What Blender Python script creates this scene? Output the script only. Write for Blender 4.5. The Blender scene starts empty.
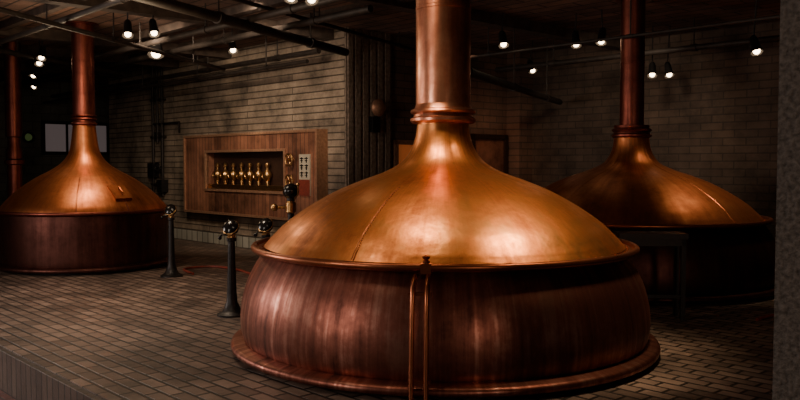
import bpy, bmesh, math, random
from mathutils import Vector, Matrix
random.seed(3)
S=bpy.context.scene; COL=S.collection
# ---------------------------------------------------------------- frame of the room
A0=Vector((-0.99,14.4)); EX=Vector((0.684,-0.729)).normalized(); EY=Vector((-EX.y,EX.x))
ANG=math.atan2(EX.y,EX.x)
def W(a,b,z=0.0):
    p=A0+EX*a+EY*b
    return Vector((p.x,p.y,z))
CEIL=4.2
# ---------------------------------------------------------------- materials
def newmat(name):
    m=bpy.data.materials.new(name); m.use_nodes=True
    nt=m.node_tree; b=nt.nodes['Principled BSDF']; return m,nt,b
def N(nt,t,**k):
    n=nt.nodes.new(t)
    for a,v in k.items(): setattr(n,a,v)
    return n
def ramp(nt,fac,stops):
    r=N(nt,'ShaderNodeValToRGB'); e=r.color_ramp.elements
    e[0].position=stops[0][0]; e[0].color=(*stops[0][1],1)
    e[1].position=stops[-1][0]; e[1].color=(*stops[-1][1],1)
    for p,c in stops[1:-1]:
        x=e.new(p); x.color=(*c,1)
    nt.links.new(fac,r.inputs[0]); return r.outputs[0]
def simple(name,col,rough=0.5,metal=0.0,nscale=20,var=0.25,bump=0.0):
    m,nt,b=newmat(name)
    tc=N(nt,'ShaderNodeTexCoord'); no=N(nt,'ShaderNodeTexNoise'); no.inputs['Scale'].default_value=nscale; no.inputs['Detail'].default_value=5
    nt.links.new(tc.outputs['Object'],no.inputs['Vector'])
    c=ramp(nt,no.outputs['Fac'],[(0.3,tuple(v*(1-var) for v in col)),(0.7,tuple(min(1,v*(1+var)) for v in col))])
    nt.links.new(c,b.inputs['Base Color']); b.inputs['Roughness'].default_value=rough; b.inputs['Metallic'].default_value=metal
    if bump:
        bp=N(nt,'ShaderNodeBump'); bp.inputs['Strength'].default_value=bump; bp.inputs['Distance'].default_value=0.02
        nt.links.new(no.outputs['Fac'],bp.inputs['Height']); nt.links.new(bp.outputs[0],b.inputs['Normal'])
    return m
def emis(name,col,st):
    m,nt,b=newmat(name); b.inputs['Base Color'].default_value=(*col,1)
    b.inputs['Emission Color'].default_value=(*col,1); b.inputs['Emission Strength'].default_value=st; return m
def copper(name,stops,r0,r1,streak=14.0,zs=0.6,dstain=0.5,bump=0.15,bscale=5):
    """streaked copper: noise in cylindrical coordinates + blotches"""
    m,nt,b=newmat(name); L=nt.links.new
    tc=N(nt,'ShaderNodeTexCoord'); sx=N(nt,'ShaderNodeSeparateXYZ'); L(tc.outputs['Object'],sx.inputs[0])
    nm=N(nt,'ShaderNodeVectorMath',operation='NORMALIZE')
    cx=N(nt,'ShaderNodeCombineXYZ'); L(sx.outputs[0],cx.inputs[0]); L(sx.outputs[1],cx.inputs[1]); L(cx.outputs[0],nm.inputs[0])
    sc=N(nt,'ShaderNodeVectorMath',operation='SCALE'); L(nm.outputs[0],sc.inputs[0]); sc.inputs['Scale'].default_value=streak
    mz=N(nt,'ShaderNodeMath',operation='MULTIPLY'); L(sx.outputs[2],mz.inputs[0]); mz.inputs[1].default_value=zs
    cz=N(nt,'ShaderNodeCombineXYZ'); L(mz.outputs[0],cz.inputs[2])
    ad=N(nt,'ShaderNodeVectorMath',operation='ADD'); L(sc.outputs[0],ad.inputs[0]); L(cz.outputs[0],ad.inputs[1])
    n1=N(nt,'ShaderNodeTexNoise'); n1.inputs['Scale'].default_value=1.0; n1.inputs['Detail'].default_value=6; n1.inputs['Roughness'].default_value=0.65; L(ad.outputs[0],n1.inputs['Vector'])
    n2=N(nt,'ShaderNodeTexNoise'); n2.inputs['Scale'].default_value=2.2; n2.inputs['Detail'].default_value=10; n2.inputs['Roughness'].default_value=0.72; L(tc.outputs['Object'],n2.inputs['Vector'])
    mx=N(nt,'ShaderNodeMix'); mx.inputs[0].default_value=dstain; L(n1.outputs['Fac'],mx.inputs[2]); L(n2.outputs['Fac'],mx.inputs[3])
    L(ramp(nt,mx.outputs[0],stops),b.inputs['Base Color'])
    mr=N(nt,'ShaderNodeMapRange'); mr.inputs[1].default_value=0.35; mr.inputs[2].default_value=0.65; mr.inputs[3].default_value=r1; mr.inputs[4].default_value=r0
    L(mx.outputs[0],mr.inputs[0]); L(mr.outputs[0],b.inputs['Roughness'])
    b.inputs['Metallic'].default_value=1.0
    n3=N(nt,'ShaderNodeTexNoise'); n3.inputs['Scale'].default_value=bscale; n3.inputs['Detail'].default_value=3; L(tc.outputs['Object'],n3.inputs['Vector'])
    bp=N(nt,'ShaderNodeBump'); bp.inputs['Strength'].default_value=bump; bp.inputs['Distance'].default_value=0.03
    L(n3.outputs['Fac'],bp.inputs['Height']); L(bp.outputs[0],b.inputs['Normal'])
    return m
def brick(name,axes,c1,c2,mort,bw,bh,ms=0.008,rough=0.6,nstr=0.6,bump=0.5,offset=0.5,extra=None,spec=0.5,fine=0.5):
    m,nt,b=newmat(name); L=nt.links.new
    tc=N(nt,'ShaderNodeTexCoord'); sx=N(nt,'ShaderNodeSeparateXYZ'); L(tc.outputs['Object'],sx.inputs[0])
    cx=N(nt,'ShaderNodeCombineXYZ'); L(sx.outputs[axes[0]],cx.inputs[0]); L(sx.outputs[axes[1]],cx.inputs[1])
    br=N(nt,'ShaderNodeTexBrick'); L(cx.outputs[0],br.inputs['Vector']); br.offset=offset
    br.inputs['Scale'].default_value=1; br.inputs['Brick Width'].default_value=bw; br.inputs['Row Height'].default_value=bh
    br.inputs['Mortar Size'].default_value=ms; br.inputs['Mortar Smooth'].default_value=0.3
    br.inputs['Color1'].default_value=(*c1,1); br.inputs['Color2'].default_value=(*c2,1); br.inputs['Mortar'].default_value=(*mort,1)
    no=N(nt,'ShaderNodeTexNoise'); no.inputs['Scale'].default_value=1.1; no.inputs['Detail'].default_value=8; no.inputs['Roughness'].default_value=0.7; L(tc.outputs['Object'],no.inputs['Vector'])
    v=ramp(nt,no.outputs['Fac'],[(0.3,(1-nstr,)*3),(0.7,(1+nstr*0.5,)*3)])
    mu=N(nt,'ShaderNodeVectorMath',operation='MULTIPLY'); L(br.outputs['Color'],mu.inputs[0]); L(v,mu.inputs[1])
    L(mu.outputs[0],b.inputs['Base Color'])
    n2=N(nt,'ShaderNodeTexNoise'); n2.inputs['Scale'].default_value=35; n2.inputs['Detail'].default_value=4; L(tc.outputs['Object'],n2.inputs['Vector'])
    mm=N(nt,'ShaderNodeMath',operation='MULTIPLY_ADD'); L(n2.outputs['Fac'],mm.inputs[0]); mm.inputs[1].default_value=fine
    iv=N(nt,'ShaderNodeMath',operation='SUBTRACT'); iv.inputs[0].default_value=1; L(br.outputs['Fac'],iv.inputs[1]); L(iv.outputs[0],mm.inputs[2])
    bp=N(nt,'ShaderNodeBump'); bp.inputs['Strength'].default_value=bump; bp.inputs['Distance'].default_value=0.012; L(mm.outputs[0],bp.inputs['Height']); L(bp.outputs[0],b.inputs['Normal'])
    b.inputs['Roughness'].default_value=rough; b.inputs['Specular IOR Level'].default_value=spec
    return m
M={}
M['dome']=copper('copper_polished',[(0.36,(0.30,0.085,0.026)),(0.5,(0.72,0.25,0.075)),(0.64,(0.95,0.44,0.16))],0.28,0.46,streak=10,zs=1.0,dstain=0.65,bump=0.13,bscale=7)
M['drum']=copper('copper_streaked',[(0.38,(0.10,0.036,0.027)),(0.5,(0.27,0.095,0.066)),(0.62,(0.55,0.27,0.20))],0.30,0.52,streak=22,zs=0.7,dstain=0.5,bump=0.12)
M['stack']=copper('copper_stack',[(0.36,(0.20,0.065,0.04)),(0.5,(0.50,0.19,0.11)),(0.64,(0.80,0.40,0.26))],0.27,0.45,streak=3,zs=1.5,dstain=0.6)
M['rim']=copper('copper_rim',[(0.3,(0.22,0.06,0.032)),(0.7,(0.60,0.21,0.10))],0.26,0.42,streak=6,zs=1,dstain=0.7)
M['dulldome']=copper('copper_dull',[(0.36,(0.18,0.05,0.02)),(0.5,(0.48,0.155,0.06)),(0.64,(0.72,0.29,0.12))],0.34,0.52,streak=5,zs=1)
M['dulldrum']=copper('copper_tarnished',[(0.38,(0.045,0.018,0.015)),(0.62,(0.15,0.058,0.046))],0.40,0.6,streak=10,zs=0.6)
M['redstack']=copper('copper_oxide_red',[(0.38,(0.10,0.026,0.021)),(0.62,(0.33,0.095,0.065))],0.34,0.52,streak=3,zs=1)
M['darkpipe']=simple('dark_painted_steel',(0.022,0.017,0.015),0.45,0.5)
M['black']=simple('black_enamel',(0.012,0.011,0.011),0.18,0.3)
M['brass']=simple('aged_brass',(0.50,0.29,0.12),0.35,1.0)
M['iron']=simple('cast_iron',(0.028,0.025,0.025),0.45,0.7,bump=0.2)
M['floor']=brick('brick_paving',(0,1),(0.29,0.20,0.155),(0.145,0.098,0.077),(0.022,0.016,0.013),0.28,0.14,0.016,rough=0.48,nstr=0.8,bump=0.7,fine=0.15)
M['riser']=brick('brick_riser',(0,2),(0.12,0.08,0.06),(0.08,0.052,0.04),(0.03,0.022,0.017),0.13,0.40,0.014,rough=0.5,offset=0.0)
M['low']=brick('brick_lower_floor',(0,1),(0.20,0.055,0.03),(0.12,0.035,0.022),(0.03,0.02,0.018),0.22,0.11,0.010,rough=0.6)
M['wallA']=brick('concrete_block_wall',(0,2),(0.36,0.275,0.20),(0.23,0.175,0.13),(0.08,0.06,0.045),3.2,0.13,0.012,rough=0.85,nstr=0.95,bump=1.0,fine=0.8)
M['wallBk']=brick('dark_brick_wall',(0,2),(0.13,0.085,0.058),(0.095,0.062,0.044),(0.065,0.046,0.034),0.42,0.14,0.012,rough=0.85,nstr=0.7,bump=0.6)
M['wallBy']=brick('dark_brick_wall_side',(1,2),(0.18,0.10,0.066),(0.12,0.07,0.05),(0.07,0.048,0.035),0.42,0.14,0.012,rough=0.85,nstr=0.5,bump=0.6)
M['wallD']=brick('painted_block_wall',(1,2),(0.14,0.13,0.10),(0.11,0.10,0.08),(0.07,0.06,0.05),0.5,0.25,0.012,rough=0.85)
M['ceil']=brick('board_ceiling',(0,1),(0.26,0.145,0.10),(0.13,0.075,0.055),(0.025,0.018,0.014),0.9,0.28,0.02,rough=0.85,nstr=0.8)
M['beam']=simple('stained_beam',(0.06,0.04,0.03),0.8,0,8,0.5,0.4)
M['cpipe']=simple('dull_conduit',(0.035,0.026,0.021),0.6,0.3,8,0.4,0.1)
M['conc']=simple('rough_concrete',(0.13,0.11,0.095),0.9,0,45,0.55,1.0)
M['ribs']=simple('ribbed_concrete',(0.20,0.15,0.115),0.85,0,18,0.4,0.6)
M['tile']=brick('glazed_tile_base',(0,2),(0.46,0.44,0.38),(0.34,0.33,0.28),(0.07,0.06,0.05),0.24,0.26,0.018,rough=0.3,nstr=0.3,offset=0.0)
M['panel']=brick('copper_planks',(0,2),(0.40,0.175,0.105),(0.21,0.09,0.058),(0.05,0.022,0.015),0.13,6.0,0.008,rough=0.45,nstr=0.9,offset=0.0)
M['panel'].node_tree.nodes['Principled BSDF'].inputs['Metallic'].default_value=0.35
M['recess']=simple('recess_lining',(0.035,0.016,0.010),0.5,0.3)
M['frame']=simple('bronze_frame',(0.46,0.25,0.155),0.42,0.6)
M['sign']=simple('enamel_plate',(0.50,0.44,0.34),0.4,0,8,0.1)
M['red']=simple('red_rubber',(0.22,0.04,0.025),0.5)
M['bulb']=emis('lamp_glow',(1.0,0.74,0.46),14)
M['win']=emis('dusk_glass',(0.50,0.40,0.40),0.10)
M['warmwin']=emis('warm_glass',(1.0,0.26,0.07),0.12)
M['green']=emis('indicator_green',(0.30,0.45,0.15),0.05)
# ---------------------------------------------------------------- builders
def mobj(name,bm,mats,parent=None,smooth=True,ang=35,loc=None,rot=None):
    me=bpy.data.meshes.new(name); bmesh.ops.recalc_face_normals(bm,faces=bm.faces[:]); bm.to_mesh(me); bm.free()
    for m in (mats if isinstance(mats,(list,tuple)) else [mats]): me.materials.append(m)
    if smooth:
        for p in me.polygons: p.use_smooth=True
        me.set_sharp_from_angle(angle=math.radians(ang))
    o=bpy.data.objects.new(name,me); COL.objects.link(o)
    if loc is not None: o.location=loc
    if rot is not None: o.rotation_euler=rot
    if parent: o.parent=parent
    return o
def empty(name,loc,rotz=0.0):
    e=bpy.data.objects.new(name,None); COL.objects.link(e); e.location=loc; e.rotation_euler=(0,0,rotz); e.empty_display_size=0.2; return e
def add_lathe(bm,prof,seg=96,mat=Matrix.Identity(4),mi=0):
    rings=[]
    for r,z in prof:
        if r<1e-5: rings.append([bm.verts.new(mat@Vector((0,0,z)))])
        else: rings.append([bm.verts.new(mat@Vector((r*math.cos(2*math.pi*i/seg),r*math.sin(2*math.pi*i/seg),z))) for i in range(seg)])
    for a,b in zip(rings[:-1],rings[1:]):
        for i in range(seg):
            j=(i+1)%seg
            if len(a)==1 and len(b)==1: continue
            if len(a)==1: f=bm.faces.new((a[0],b[j],b[i]))
            elif len(b)==1: f=bm.faces.new((a[i],a[j],b[0]))
            else: f=bm.faces.new((a[i],a[j],b[j],b[i]))
            f.material_index=mi
def add_box(bm,lo,hi,mi=0,mat=Matrix.Identity(4)):
    vs=[bm.verts.new(mat@Vector((x,y,z))) for x in (lo[0],hi[0]) for y in (lo[1],hi[1]) for z in (lo[2],hi[2])]
    for q in ((0,1,3,2),(4,6,7,5),(0,4,5,1),(2,3,7,6),(0,2,6,4),(1,5,7,3)):
        bm.faces.new([vs[i] for i in q]).material_index=mi
def add_tube(bm,pts,r,seg=12,mi=0,cap=True):
    pts=[Vector(p) for p in pts]; rings=[]; up=None
    for i,p in enumerate(pts):
        d=(pts[min(i+1,len(pts)-1)]-pts[max(i-1,0)]).normalized()
        if up is None:
            up=Vector((0,0,1)) if abs(d.z)<0.9 else Vector((1,0,0))
        u=(up-d*up.dot(d)).normalized(); v=d.cross(u); up=u
        rr=r[i] if isinstance(r,(list,tuple)) else r
        rings.append([bm.verts.new(p+u*rr*math.cos(2*math.pi*k/seg)+v*rr*math.sin(2*math.pi*k/seg)) for k in range(seg)])
    for a,b in zip(rings[:-1],rings[1:]):
        for i in range(seg):
            bm.faces.new((a[i],a[(i+1)%seg],b[(i+1)%seg],b[i])).material_index=mi
    if cap:
        bm.faces.new(rings[0]).material_index=mi; bm.faces.new(rings[-1]).material_index=mi
def add_torus(bm,R,r,mat,mi=0,seg=32,s2=10):
    pts=[]
    for i in range(seg):
        a=2*math.pi*i/seg
        pts.append([bm.verts.new(mat@Vector(((R+r*math.cos(2*math.pi*k/s2))*math.cos(a),(R+r*math.cos(2*math.pi*k/s2))*math.sin(a),r*math.sin(2*math.pi*k/s2)))) for k in range(s2)])
    for i in range(seg):
        for k in range(s2):
            a,b=pts[i],pts[(i+1)%seg]
            bm.faces.new((a[k],b[k],b[(k+1)%s2],a[(k+1)%s2])).material_index=mi
def add_ball(bm,c,r,mi=0,seg=16):
    n=seg//2
    add_lathe(bm,[(r*math.sin(math.pi*i/n) if 0<i<n else 0,-r*math.cos(math.pi*i/n)) for i in range(n+1)],seg,Matrix.Translation(c),mi)
def catmull(P,n=8):
    out=[]
    for i in range(len(P)-1):
        p0=P[max(i-1,0)];p1=P[i];p2=P[i+1];p3=P[min(i+2,len(P)-1)]
        for k in range(n):
            t=k/n
            out.append(tuple(0.5*((2*p1[c])+(-p0[c]+p2[c])*t+(2*p0[c]-5*p1[c]+4*p2[c]-p3[c])*t*t+(-p0[c]+3*p1[c]-3*p2[c]+p3[c])*t**3) for c in (0,1)))
    out.append(P[-1]); return out
def interp(prof,t):
    i=min(int(t*(len(prof)-1)),len(prof)-2); f=t*(len(prof)-1)-i
    return (prof[i][0]*(1-f)+prof[i+1][0]*f,prof[i][1]*(1-f)+prof[i+1][1]*f)
def rot_to(d):
    return Vector(d).to_track_quat('Z','Y').to_matrix().to_4x4()

# ---------------------------------------------------------------- brewing kettles
def kettle(loc,drum,dome,neck,pipe_r,mats,rim_r,rim_z,base_r,base_in,frontpipes=False,seams=(),rotz=0.0):
    K=empty('brewing_kettle',loc,rotz)
    dz=rim_z
    bm=bmesh.new()
    add_lathe(bm,[(base_in-0.08,0.0),(base_in-0.08,0.07),(0,0.07)],128); mobj('plinth',bm,M['iron'],K)
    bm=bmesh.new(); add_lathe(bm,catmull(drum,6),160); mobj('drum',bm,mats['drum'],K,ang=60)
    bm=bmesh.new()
    add_lathe(bm,[(base_in-0.03,0.040),(base_r-0.02,0.040),(base_r,0.05),(base_r+0.008,0.075),(base_r-0.002,0.100),(base_r-0.03,0.112),(base_in-0.03,0.13)],160)
    mobj('base_flange',bm,mats['drum'],K,ang=50)
    d0=dome[0][0]
    bm=bmesh.new()
    rp=[(drum[-1][0]-0.02,dz-0.060),(rim_r-0.06,dz-0.050),(rim_r-0.015,dz-0.040)]
    rp+= [(rim_r-0.026+0.030*math.cos(a),dz-0.010+0.030*math.sin(a)) for a in [math.radians(x) for x in range(-80,200,20)]]
    rp+= [(rim_r-0.06,dz-0.012),(d0-0.03,dz-0.006)]
    add_lathe(bm,rp,160); mobj('rim',bm,mats['rim'],K,ang=50)
    dp=catmull(dome,8)
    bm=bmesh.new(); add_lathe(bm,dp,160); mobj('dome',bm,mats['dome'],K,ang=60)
    bm=bmesh.new(); add_lathe(bm,neck,72); mobj('neck_collar',bm,mats['neck'],K,ang=40)
    z0=neck[-1][1]
    bm=bmesh.new(); add_lathe(bm,[(pipe_r,z0-0.02),(pipe_r,z0+0.9),(pipe_r+0.004,z0+0.905),(pipe_r+0.004,z0+0.93),(pipe_r,z0+0.935),(pipe_r,CEIL-0.03),(pipe_r+0.08,CEIL-0.03),(pipe_r+0.08,CEIL-0.01)],72); mobj('vapour_stack',bm,mats['stack'],K)
    if seams:
        bm=bmesh.new()
        for ph,t0,t1 in seams:
            n=40; pts=[]
            for i in range(n+1):
                r,z=interp(dp,t0+(t1-t0)*i/n)
                a=math.radians(ph); pts.append((r*math.cos(a),r*math.sin(a),z-0.001))
                add_ball(bm,Vector((r*math.cos(a+0.012),r*math.sin(a+0.012),z)),0.007,seg=6)
            add_tube(bm,pts,0.004,6)
        mobj('seams',bm,mats['rim'],K)
    bm=bmesh.new()
    nr=72
    for i in range(nr):
        a=2*math.pi*i/nr; add_ball(bm,Vector(((d0+0.015)*math.cos(a),(d0+0.015)*math.sin(a),dz-0.006)),0.010,seg=8)
    mobj('rim_rivets',bm,mats['rim'],K)
    return K
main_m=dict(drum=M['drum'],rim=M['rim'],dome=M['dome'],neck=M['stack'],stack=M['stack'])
drum=[(1.90,0.10),(1.935,0.16),(1.955,0.30),(1.94,0.48),(1.89,0.66),(1.81,0.82),(1.72,0.95)]
dome=[(1.73,0.985),(1.70,1.02),(1.655,1.07),(1.52,1.20),(1.30,1.355),(1.05,1.495),(0.80,1.60),(0.58,1.68),(0.42,1.77),(0.32,1.89),(0.27,2.02),(0.25,2.17)]
def collar(z,r,ro):
    return [(r,z-0.02),(ro-0.02,z-0.015),(ro,z+0.005),(ro,z+0.03),(ro-0.03,z+0.045),(ro-0.035,z+0.07),(ro-0.01,z+0.08),(ro-0.002,z+0.095),(ro-0.01,z+0.115),(ro-0.04,z+0.125),(r+0.03,z+0.15),(r+0.025,z+0.17)]
K1=kettle((0.42,7.83,0),drum,dome,collar(2.17,0.24,0.32),0.265,main_m,1.85,0.985,2.04,1.945,seams=((-118,0.04,0.5),(25,0.04,0.9),(150,0.04,0.9)))
def cyl(r,deg,z): a=math.radians(deg); return Vector((r*math.cos(a),r*math.sin(a),z))
bm=bmesh.new()
for dg in (-99.4,-96.4):
    pr=catmull([(1.80,0.915),(1.88,0.91),(1.96,0.87),(2.01,0.76),(2.045,0.5),(2.065,0.25),(2.075,0.0)],6)
    add_tube(bm,[cyl(r,dg,z) for r,z in pr],0.019,12)
for z in (0.16,0.8):
    c=cyl(2.05 if z<0.5 else 1.99,-97.9,z)
    mt=Matrix.Translation(c)@Matrix.Rotation(math.radians(-7.9),4,'Z')
    add_box(bm,(-0.085,-0.01,-0.012),(0.085,0.03,0.012),0,mt)
mobj('drain_tubes',bm,M['rim'],K1)
bm=bmesh.new(); c=cyl(1.83,-97.0,0.985); mt=Matrix.Translation(c)@Matrix.Rotation(math.radians(-7.0),4,'Z')
add_box(bm,(-0.04,-0.03,-0.055),(0.04,0.05,0.022),0,mt)
add_lathe(bm,[(0.0,0.0),(0.025,0.0),(0.028,0.02),(0.014,0.03),(0.026,0.04),(0.03,0.055),(0.0,0.07)],16,mt@Matrix.Translation((0,0,0.02)))
mobj('rim_latch',bm,M['rim'],K1)

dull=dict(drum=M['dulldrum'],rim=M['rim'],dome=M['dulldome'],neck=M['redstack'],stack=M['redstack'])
sc=lambda P,s:[(r*s,z) for r,z in P]
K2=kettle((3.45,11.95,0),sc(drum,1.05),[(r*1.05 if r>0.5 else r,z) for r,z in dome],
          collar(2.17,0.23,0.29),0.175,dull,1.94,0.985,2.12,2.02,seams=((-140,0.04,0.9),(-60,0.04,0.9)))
ldr=[(1.36,0.10),(1.375,0.2),(1.38,0.40),(1.38,0.64),(1.375,0.86),(1.37,0.96)]
ldo=[(1.37,0.985),(1.35,1.03),(1.30,1.10),(1.16,1.25),(0.97,1.41),(0.76,1.55),(0.56,1.66),(0.40,1.77),(0.29,1.90),(0.235,2.05),(0.20,2.30),(0.185,2.45)]
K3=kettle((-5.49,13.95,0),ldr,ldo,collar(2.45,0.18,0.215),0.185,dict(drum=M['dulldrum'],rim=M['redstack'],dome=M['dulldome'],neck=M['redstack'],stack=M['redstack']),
          1.45,0.985,1.46,1.38,seams=((-75,0.04,0.45),(-40,0.04,0.45)))
bm=bmesh.new(); mt=Matrix.Rotation(math.radians(-40),4,'Z')@Matrix.Translation((1.10,0,1.29))@Matrix.Rotation(math.radians(38),4,'Y')
add_box(bm,(-0.17,-0.15,-0.04),(0.17,0.15,0.03),0,mt); add_tube(bm,[mt@Vector((-0.07,0,0.03)),mt@Vector((-0.07,0,0.07)),mt@Vector((0.07,0,0.07)),mt@Vector((0.07,0,0.03))],0.012,8)
mobj('inspection_lid',bm,M['dulldome'],K3,smooth=False)

# free-standing vent column at far left
bm=bmesh.new()
add_lathe(bm,[(0.24,0),(0.24,0.05),(0.16,0.08),(0.14,0.2),(0.14,1.75),(0.19,1.77),(0.19,1.85),(0.15,1.88),(0.15,2.05),(0.12,2.12),(0.12,2.3),(0.155,2.32),(0.155,CEIL-0.01)],40)
mobj('copper_vent_column',bm,M['redstack'],None,loc=(-7.75,16.1,0))

# ---------------------------------------------------------------- control pedestals
def pedestal(x,y,h,br=0.11,style=0,name='control_pedestal'):
    P=empty(name,(x,y,0))
    bm=bmesh.new()
    add_lathe(bm,[(0,0),(br*1.25,0),(br*1.25,0.02),(br,0.035),(br*0.75,0.06),(0.065,0.16),(0.055,0.28),(0.046,h*0.55),(0.040,h-0.22),(0.055,h-0.21),(0.055,h-0.17),(0.04,h-0.16),(0.035,h-0.10),(0,h-0.10)],32)
    mobj('column',bm,M['iron'],P)
    bm=bmesh.new()
    if style==0:
        mt=Matrix.Translation((0,0,h-0.06))@rot_to((-0.25,-0.75,0.6))
        add_lathe(bm,[(0,-0.075),(0.04,-0.07),(0.075,-0.045),(0.092,-0.01),(0.095,0.02),(0.088,0.045),(0.06,0.066),(0,0.076)],32,mt,0)
        add_torus(bm,0.092,0.009,mt@Matrix.Translation((0,0,0.012)),1)
        add_tube(bm,[(-0.03,-0.03,h-0.14),(-0.09,-0.05,h-0.13),(-0.12,-0.06,h-0.16)],0.013,8,0)
        add_ball(bm,Vector((-0.12,-0.06,h-0.17)),0.024,0)
        add_lathe(bm,[(0.055,h-0.13),(0.045,h-0.15),(0.055,h-0.17)],24,Matrix.Identity(4),1)
    else:
        add_lathe(bm,[(0.04,h-0.38),(0.065,h-0.36),(0.065,h-0.24),(0.045,h-0.22),(0.045,h-0.17),(0.03,h-0.16)],24,Matrix.Identity(4),1)
        add_ball(bm,Vector((0,0,h-0.09)),0.105,0,24)
        add_tube(bm,[(0.04,-0.02,h-0.2),(0.10,-0.04,h-0.12),(0.10,-0.05,h-0.02)],0.012,8,1)
        add_ball(bm,Vector((0.10,-0.05,h)),0.025,1)
        add_tube(bm,[(-0.05,0,h-0.3),(-0.2,-0.03,h-0.3)],0.022,10,1); add_ball(bm,Vector((-0.21,-0.03,h-0.3)),0.05,1)
    mobj('valve_head',bm,[M['black'],M['brass']],P)
    return P
pedestal(-1.96,9.27,1.08,0.14)
pedestal(-1.68,10.0,1.05,0.13)
pedestal(-1.42,10.4,1.50,0.13,1)
pedestal(-3.60,12.55,1.10,0.14)

# red hoses
bm=bmesh.new()
hp=[(-3.3,12.7),(-3.6,13.3),(-3.2,13.6),(-2.7,13.2),(-2.3,12.6),(-1.9,12.5),(-1.4,12.3)]
add_tube(bm,[(p[0],p[1],0.02) for p in catmull(hp,8)],0.02,8)
mobj('red_hose',bm,M['red'])
bm=bmesh.new()
hp=[(4.0,8.9),(4.3,9.15),(4.45,9.0),(4.8,9.2),(5.2,9.3)]
add_tube(bm,[(p[0],p[1],0.02) for p in catmull(hp,8)],0.018,8); mobj('red_hose',bm,M['red'])

# service bench between main and right kettle
B=empty('steel_service_bench',(2.80,9.12,0),math.radians(-4))
bm=bmesh.new(); add_box(bm,(-0.32,-0.18,0.92),(0.44,0.18,0.98)); add_box(bm,(-0.30,-0.16,0.84),(0.42,-0.13,0.92)); mobj('top',bm,M['darkpipe'],B,smooth=False)
bm=bmesh.new()
for x in (-0.30,0.37):
    for y in (-0.16,0.12): add_box(bm,(x-0.0,y,0.0),(x+0.05,y+0.05,0.92))
add_box(bm,(-0.30,-0.15,0.25),(0.42,-0.12,0.29)); mobj('legs',bm,M['darkpipe'],B,smooth=False)

# ---------------------------------------------------------------- room shell (local room frame a,b)
def rbox(name,a0,a1,b0,b1,z0,z1,mat,parent=None):
    bm=bmesh.new(); add_box(bm,(a0,b0,z0),(a1,b1,z1))
    return mobj(name,bm,mat,parent,smooth=False,loc=(A0.x,A0.y,0),rot=(0,0,ANG))
rbox('floor',-22,22,-6.68,12,-0.40,0,M['floor'])
rbox('floor_lower',-22,22,-26,-6.74,-0.5,-0.40,M['low'])
rbox('trim_step_riser',-22,22,-6.74,-6.68,-0.5,-0.012,M['riser'])
rbox('wall_left',-10.07,0,0,0.30,0,CEIL,M['wallA'])
rbox('wall_back',-0.30,0,0.30,5.3,0,CEIL,M['wallBy'])
rbox('wall_right',0,16,5.0,5.3,0,CEIL,M['wallBk'])
rbox('wall_far',-13.3,-13,-16,6,0,CEIL,M['wallD'])
rbox('wall_alcove',-13,-10.07,4,4.3,0,CEIL,M['wallA'])
ceil=rbox('ceiling',-22,22,-14,12,CEIL,CEIL+0.3,M['ceil'])
rbox('baseboard_left',-10.0,-0.05,-0.04,0.0,0,0.26,M['tile'])
bm=bmesh.new(); add_box(bm,(0,0.0,0),(0.04,1.1,CEIL))
for i in range(6): add_box(bm,(0.04,0.03+i*0.18,0),(0.07,0.14+i*0.18,CEIL))
mobj('trim_corner_ribs',bm,M['ribs'],None,smooth=False,loc=(A0.x,A0.y,0),rot=(0,0,ANG))
bm=bmesh.new(); add_box(bm,(0,4.55,0),(0.35,5.0,CEIL)); mobj('trim_brick_pilaster',bm,M['wallBy'],None,smooth=False,loc=(A0.x,A0.y,0),rot=(0,0,ANG))
bm=bmesh.new(); add_box(bm,(-0.4,-0.4,0),(0.4,0.4,CEIL)); 
mobj('concrete_column',bm,M['conc'],None,smooth=False,loc=(2.175,3.4,0),rot=(0,0,ANG))
# beams (kept clear of the kettle stacks)
for i,a in enumerate((-9.2,-6.2,-3.9,-0.4,2.6,7.6)):
    rbox('trim_beam_%d'%(i+1),a-0.12,a+0.12,-13.5,-0.02 if a<0 else 4.98,CEIL-0.18,CEIL,M['beam'])
for i,b in enumerate((-1.2,-2.4,-4.6,-5.8)):
    rbox('trim_crossbeam_%d'%(i+1),-12.9,12,b-0.06,b+0.06,CEIL-0.12,CEIL-0.001,M['beam'])
# window on far wall
Wd=empty('window_1',W(-13,0.02,0),ANG)
bm=bmesh.new(); add_box(bm,(0.0,-0.72,2.15),(0.03,1.15,2.95)); mobj('glass',bm,M['win'],Wd,smooth=False)
bm=bmesh.new()
for q in ((-0.80,-0.70,2.07,3.03),(1.13,1.22,2.07,3.03),(-0.10,-0.04,2.1,3.0),(0.55,0.61,2.1,3.0)): add_box(bm,(0,q[0],q[2]),(0.08,q[1],q[3]))
for z in (2.05,2.95): add_box(bm,(0,-0.8,z),(0.08,1.22,z+0.1))
mobj('frame',bm,M['darkpipe'],Wd,smooth=False)
Wd=empty('green_wall_lamp',W(-13,-1.15,2.55),ANG)  # small green lamp on the far wall, built as a glowing disc
bm=bmesh.new(); mt=rot_to((1,0,0)); add_lathe(bm,[(0,0.09),(0.10,0.09),(0.11,0.0)],24,mt,0); add_lathe(bm,[(0.11,0),(0.17,0.02),(0.17,0.1),(0.11,0.1)],24,mt,1)
mobj('lamp_disc',bm,[M['green'],M['iron']],Wd)
Wd=empty('window_2',W(0,0,0),ANG)
bm=bmesh.new(); add_box(bm,(0.0,1.25,1.55),(0.03,1.95,2.15)); mobj('glass',bm,M['warmwin'],Wd,smooth=False)
bm=bmesh.new()
for q in ((1.17,1.26),(1.94,2.03)): add_box(bm,(0,q[0],1.47),(0.07,q[1],2.23))
for z in (1.47,2.14): add_box(bm,(0,1.17,z),(0.07,2.03,z+0.09))
mobj('frame',bm,M['frame'],Wd,smooth=False)
Dd=empty('door_1',W(0,3.9,0),ANG)
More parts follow.
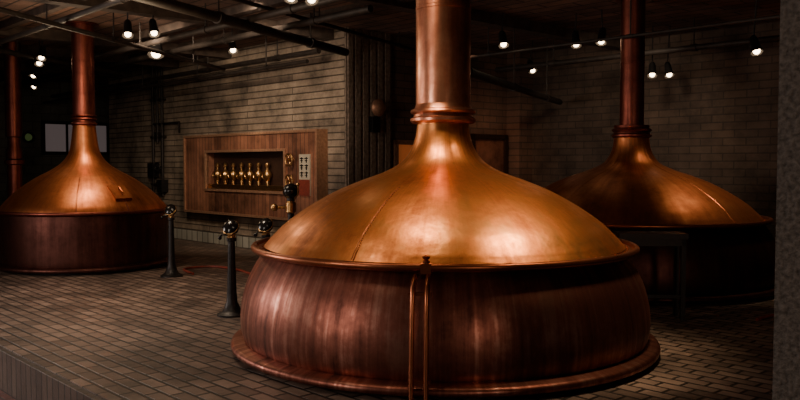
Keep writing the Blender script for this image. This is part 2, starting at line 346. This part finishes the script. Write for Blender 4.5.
bm=bmesh.new(); add_box(bm,(0.0,-0.48,0),(0.05,0.48,2.3)); add_box(bm,(0.05,-0.36,1.2),(0.07,0.36,2.15)); add_box(bm,(0.05,-0.36,0.15),(0.07,0.36,1.05)); mobj('leaf',bm,M['panel'],Dd,smooth=False)
bm=bmesh.new(); add_box(bm,(0,-0.58,0),(0.1,-0.48,2.4)); add_box(bm,(0,0.48,0),(0.1,0.58,2.4)); add_box(bm,(0,-0.58,2.3),(0.1,0.58,2.4)); mobj('frame',bm,M['recess'],Dd,smooth=False)
Hr=empty('wall_bell',W(0.12,0.62,2.80),ANG)
bm=bmesh.new(); mt=rot_to((1,0,0)); add_lathe(bm,[(0.06,-0.05),(0.06,0.04),(0.15,0.06),(0.16,0.10),(0.12,0.16),(0.05,0.19),(0,0.20)],24,mt); mobj('gong',bm,M['frame'],Hr)
bm=bmesh.new(); add_box(bm,(-0.08,-0.09,-0.45),(0.04,0.09,-0.16)); mobj('bracket_box',bm,M['iron'],Hr,smooth=False)

# ---------------------------------------------------------------- control panel on left wall
P=empty('control_panel_cabinet',W(0,0,0),ANG)
aL,aR,zB,zT=-5.45,-0.55,0.74,2.36; oL,oR,oB,oT=-4.50,-1.55,1.24,2.02; d=-0.22
bm=bmesh.new()
add_box(bm,(aL,d,oT),(aR,-0.001,zT)); add_box(bm,(aL,d,zB),(aR,-0.001,oB)); add_box(bm,(aL,d,oB),(oL,-0.001,oT)); add_box(bm,(oR,d,oB),(aR,-0.001,oT))
mobj('casing',bm,M['panel'],P,smooth=False)
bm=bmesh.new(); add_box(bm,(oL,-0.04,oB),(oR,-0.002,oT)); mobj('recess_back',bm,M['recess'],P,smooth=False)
bm=bmesh.new()
t=0.05
for (x0,x1,z0,z1) in ((aL-t,aL,zB-t,zT+t),(aR,aR+t,zB-t,zT+t),(aL,aR,zT,zT+t),(aL,aR,zB-t,zB)): add_box(bm,(x0,d-0.03,z0),(x1,-0.001,z1))
for (x0,x1,z0,z1) in ((oL-t,oL,oB-t,oT+t),(oR,oR+t,oB-t,oT+t),(oL,oR,oT,oT+t),(oL,oR,oB-t,oB)): add_box(bm,(x0,d-0.04,z0),(x1,d+0.04,z1))
mobj('trim_frame',bm,M['frame'],P,smooth=False)
bm=bmesh.new()
add_box(bm,(oL+0.02,-0.19,oB),(oR-0.02,-0.04,oB+0.10),0)
for i in range(7):
    x=-4.20+i*0.32
    add_lathe(bm,[(0.03,1.34),(0.045,1.38),(0.035,1.42),(0.06,1.46),(0.085,1.52),(0.085,1.58),(0.05,1.63),(0.025,1.66),(0.025,1.70),(0.045,1.72),(0.05,1.76),(0.03,1.79),(0,1.80)],16,Matrix.Translation((x,-0.13,0)),0)
    add_torus(bm,0.07,0.012,Matrix.Translation((x,-0.21,1.54))@rot_to((0,-1,0)),0,20,6)
    add_tube(bm,[(x,-0.13,1.40),(x+0.07,-0.17,1.40),(x+0.07,-0.17,1.34)],0.02,8,0)
mobj('sampling_taps',bm,[M['brass'],M['sign']],P)
for j,(hx,hz,hr) in enumerate(((-1.28,1.85,0.11),(-1.28,1.45,0.11))):
    bm=bmesh.new(); mt=Matrix.Translation((hx,d-0.10,hz))@rot_to((0,-1,0))
    add_torus(bm,hr,0.018,mt); add_lathe(bm,[(0,0.02),(0.03,0.02),(0.03,-0.10),(0,-0.10)],12,mt)
    for q in range(4):
        a=q*math.pi/2+0.4; add_tube(bm,[mt@Vector((0,0,0)),mt@Vector((hr*math.cos(a),hr*math.sin(a),0))],0.012,6)
    mobj('handwheel_%d'%(j+1),bm,M['brass'],P)
bm=bmesh.new(); add_box(bm,(-1.05,d-0.03,1.18),(-0.72,d,1.95),0); add_box(bm,(-1.05,d-0.035,1.18),(-0.72,d-0.03,1.48),1)
random.seed(5)
for r in range(3):
    z=1.90-r*0.135
    for c in range(2):
        x=-1.02+c*0.145; w=0.11
        add_box(bm,(x,d-0.036,z-0.035),(x+w,d-0.03,z-0.015),2)
        add_box(bm,(x+0.01,d-0.036,z-0.075),(x+w-0.02,d-0.03,z-0.06),2)
        add_box(bm,(x+w*0.4,d-0.036,z-0.11),(x+w*0.4+0.025,d-0.03,z),2)
mobj('instruction_plate',bm,[M['sign'],M['red'],M['black']],P,smooth=False)

# conduits on left wall
C=empty('wall_conduit_run',W(0,0,0),ANG)
bm=bmesh.new()
for a,z0 in ((-7.33,1.05),(-6.85,1.0),(-7.1,2.3)):
    add_tube(bm,[(a,-0.08,z0),(a,-0.08,CEIL-0.05)],0.035,10)
    for z in (z0+0.2,2.4,3.3): add_box(bm,(a-0.07,-0.12,z),(a+0.07,0.0,z+0.05))
add_tube(bm,[(-7.33,-0.08,2.75),(-6.0,-0.08,2.75),(-6.0,-0.08,2.5)],0.025,8)
mobj('pipes',bm,M['darkpipe'],C)
bm=bmesh.new(); add_box(bm,(-7.5,-0.16,1.45),(-7.2,-0.001,1.80)); add_box(bm,(-6.98,-0.18,1.1),(-6.72,-0.001,1.4)); mobj('junction_boxes',bm,M['iron'],C,smooth=False)
bm=bmesh.new(); mt=Matrix.Translation((-6.85,-0.22,1.7))@rot_to((0,-1,0)); add_torus(bm,0.11,0.02,mt); add_tube(bm,[(-6.95,-0.22,1.7),(-6.75,-0.22,1.7)],0.014,6); add_tube(bm,[(-6.85,-0.24,1.7),(-6.85,-0.07,1.7)],0.03,8); mobj('valve_wheel',bm,M['iron'],C)

# ---------------------------------------------------------------- ceiling pipes
def cpipe(name,pts,r,mat):
    bm=bmesh.new(); add_tube(bm,pts,r,14)
    a=Vector(pts[0]); b=Vector(pts[-1]); n=max(2,int((b-a).length/2.2))
    for i in range(n):
        p=a.lerp(b,(i+0.5)/n); add_tube(bm,[p+Vector((0,0,r*0.5)),(p.x,p.y,CEIL)],0.012,6)
        dd=(b-a).normalized(); add_tube(bm,[p-dd*0.05,p+dd*0.05],r*1.25,14)
    mobj(name,bm,mat)
cpipe('ceiling_pipe',[(-3.9,7.5,3.72),(-0.95,14.1,3.72)],0.07,M['cpipe'])
cpipe('ceiling_pipe',[(0.5,10.2,3.05),(3.3,16.6,3.05)],0.06,M['cpipe'])
cpipe('ceiling_pipe',[W(-12.8,-0.5,3.75),W(-0.1,-0.5,3.75)],0.05,M['cpipe'])
cpipe('ceiling_pipe',[W(-12.8,-0.75,3.55),W(-0.1,-0.75,3.55)],0.035,M['cpipe'])
cpipe('ceiling_pipe',[W(-12,-2.0,3.85),W(3,-2.0,3.85)],0.05,M['cpipe'])
cpipe('ceiling_pipe',[W(-12,-2.9,3.80),W(8,-2.9,3.80)],0.05,M['cpipe'])
cpipe('ceiling_pipe',[W(-12,-4.9,3.75),W(3,-4.9,3.75)],0.04,M['cpipe'])
cpipe('ceiling_pipe',[(-8.0,11.5,3.8),(-6.1,18.2,3.8)],0.05,M['cpipe'])
cpipe('ceiling_pipe',[(-5.2,8.5,3.65),(-3.5,16.0,3.65)],0.035,M['cpipe'])
cpipe('ceiling_pipe',[(-3.1,9.0,3.95),(0.6,16.0,3.95)],0.03,M['cpipe'])
cpipe('ceiling_pipe',[W(0.5,3.6,3.7),W(9,3.6,3.7)],0.05,M['cpipe'])
cpipe('ceiling_pipe',[W(1.0,1.2,3.6),W(9,1.2,3.6)],0.025,M['cpipe'])

# ---------------------------------------------------------------- ceiling spot lamps
def lamp(x,y,z,tilt=(0,-0.35,-1),r=0.085,name='ceiling_spotlight',on=True):
    L=empty(name,(x,y,0))
    mt=Matrix.Translation((0,0,z))@rot_to(tilt)
    bm=bmesh.new()
    add_lathe(bm,[(0,-0.24),(r*0.55,-0.24),(r*0.8,-0.20),(r*0.95,-0.05),(r*1.25,0.03),(r*1.2,0.03),(r*0.9,-0.03),(0,-0.04)],24,mt)
    add_tube(bm,[mt@Vector((0,0,-0.2)),(0,0.0,CEIL)],0.012,6)
    mobj('housing',bm,M['iron'],L)
    if on:
        bm=bmesh.new(); add_ball(bm,mt@Vector((0,0,0.0)),r*0.70,0,14); mobj('bulb',bm,M['bulb'],L)
for q in ((-6.5,14.6,3.7),(-6.9,15.4,3.7),(-4.05,12.0,3.7),(-3.72,12.2,3.75),(-4.3,14.2,3.72,0.12),(-2.86,13.8,3.72),(-9.1,20.0,3.7),(-1.28,9.5,3.72),(-1.05,9.6,3.72),
          (1.67,13.0,3.7),(2.62,15.9,3.62),(3.17,12.7,3.7),(2.84,13.0,3.7),(4.45,14.2,3.35),(4.75,14.2,3.35),(5.0,11.3,3.35),(-8.2,18.0,3.75)):
    lamp(q[0],q[1],q[2],(random.uniform(-0.3,0.3),-0.5,-1),q[3] if len(q)>3 else 0.07)

def spot(name,loc,tgt,e,col,size=60,rad=0.12,blend=0.6):
    l=bpy.data.lights.new(name,'SPOT'); l.energy=e; l.color=col; l.spot_size=math.radians(size); l.spot_blend=blend; l.shadow_soft_size=rad
    o=bpy.data.objects.new(name,l); COL.objects.link(o); o.location=loc
    o.rotation_euler=(Vector(tgt)-Vector(loc)).to_track_quat('-Z','Y').to_euler(); return o
WARM=(1.0,0.74,0.46); MID=(1.0,0.79,0.57)
spot('spot_kettle_front',(2.0,6.3,4.0),(1.5,7.2,1.1),700,WARM,55,0.25,0.9)
spot('spot_kettle_top',(-0.1,6.6,4.0),(0.3,7.4,1.2),260,WARM,60,0.2,0.9)
spot('spot_stack',(-0.8,6.6,4.0),(0.3,7.8,2.6),70,WARM,60,0.2)
spot('spot_right_kettle',(4.6,10.6,4.0),(4.4,11.3,1.2),280,WARM,55,0.2,0.9)
spot('spot_left_kettle',(-5.0,13.0,4.0),(-5.2,13.6,1.2),230,WARM,55,0.2,0.9)
spot('spot_wall',(-4.3,12.6,4.0),(-3.6,17.2,2.2),480,MID,75,0.2,0.9)
spot('spot_wall_b',(-2.1,11.8,4.0),(-2.2,15.4,2.8),420,MID,70,0.2,0.9)
spot('spot_back',(1.0,13.5,3.9),(1.6,16.9,1.8),200,(1.0,0.5,0.28),50,0.2,0.9)
spot('spot_right_wall',(3.6,12.8,3.9),(4.3,16.0,1.6),80,MID,100,0.2)
spot('spot_floor',(-3.4,9.8,4.0),(-2.9,10.2,0),420,MID,95,0.4,1.0)
spot('spot_floor_b',(-1.6,5.7,4.0),(-1.8,7.1,0),100,MID,90,0.4,1.0)
spot('spot_recess',(-3.0,15.6,2.6),(-3.0,16.6,1.5),12,WARM,100,0.05)
pl=bpy.data.lights.new('ceiling_fill','POINT'); pl.energy=38; pl.color=WARM; pl.shadow_soft_size=0.3  # added point lights without fixtures, to brighten the ceiling
for i,q in enumerate(((-5.2,12.4,3.1),(-3.0,9.8,3.1))):
    o=bpy.data.objects.new('ceiling_fill_%d'%i,pl); COL.objects.link(o); o.location=q
def area(name,loc,tgt,e,sx,sy,col):
    l=bpy.data.lights.new(name,'AREA'); l.shape='RECTANGLE'; l.size=sx; l.size_y=sy; l.energy=e; l.color=col
    o=bpy.data.objects.new(name,l); COL.objects.link(o); o.location=loc
    o.rotation_euler=(Vector(tgt)-Vector(loc)).to_track_quat('-Z','Y').to_euler()
area('drum_fill_left',(-6.5,2.5,2.4),(0,8,0.6),105,0.9,2.2,(1.0,0.86,0.76))  # unseen area lamp added for soft highlights on the main drum
area('drum_fill_far_left',(-8.2,9.2,1.9),(-1.3,7.5,0.6),160,1.6,2.0,(1.0,0.84,0.74))  # floating area lamp out of view, added to brighten the drum's left edge
area('drum_fill_behind',(3.5,-2.0,2.6),(1.2,7,0.6),55,0.9,1.5,(1.0,0.74,0.56))  # added fill lamp behind the camera, aimed at the drum; no window there
w=bpy.data.worlds.new('World'); S.world=w; w.use_nodes=True
w.node_tree.nodes['Background'].inputs[0].default_value=(0.60,0.46,0.36,1); w.node_tree.nodes['Background'].inputs[1].default_value=0.065
# ---------------------------------------------------------------- camera
cam=bpy.data.cameras.new('camera'); cam.lens=36; cam.sensor_width=36; cam.clip_end=200
co=bpy.data.objects.new('camera',cam); COL.objects.link(co); co.location=(0,0,1.75); co.rotation_euler=(math.radians(90-2.5),0,0); S.camera=co
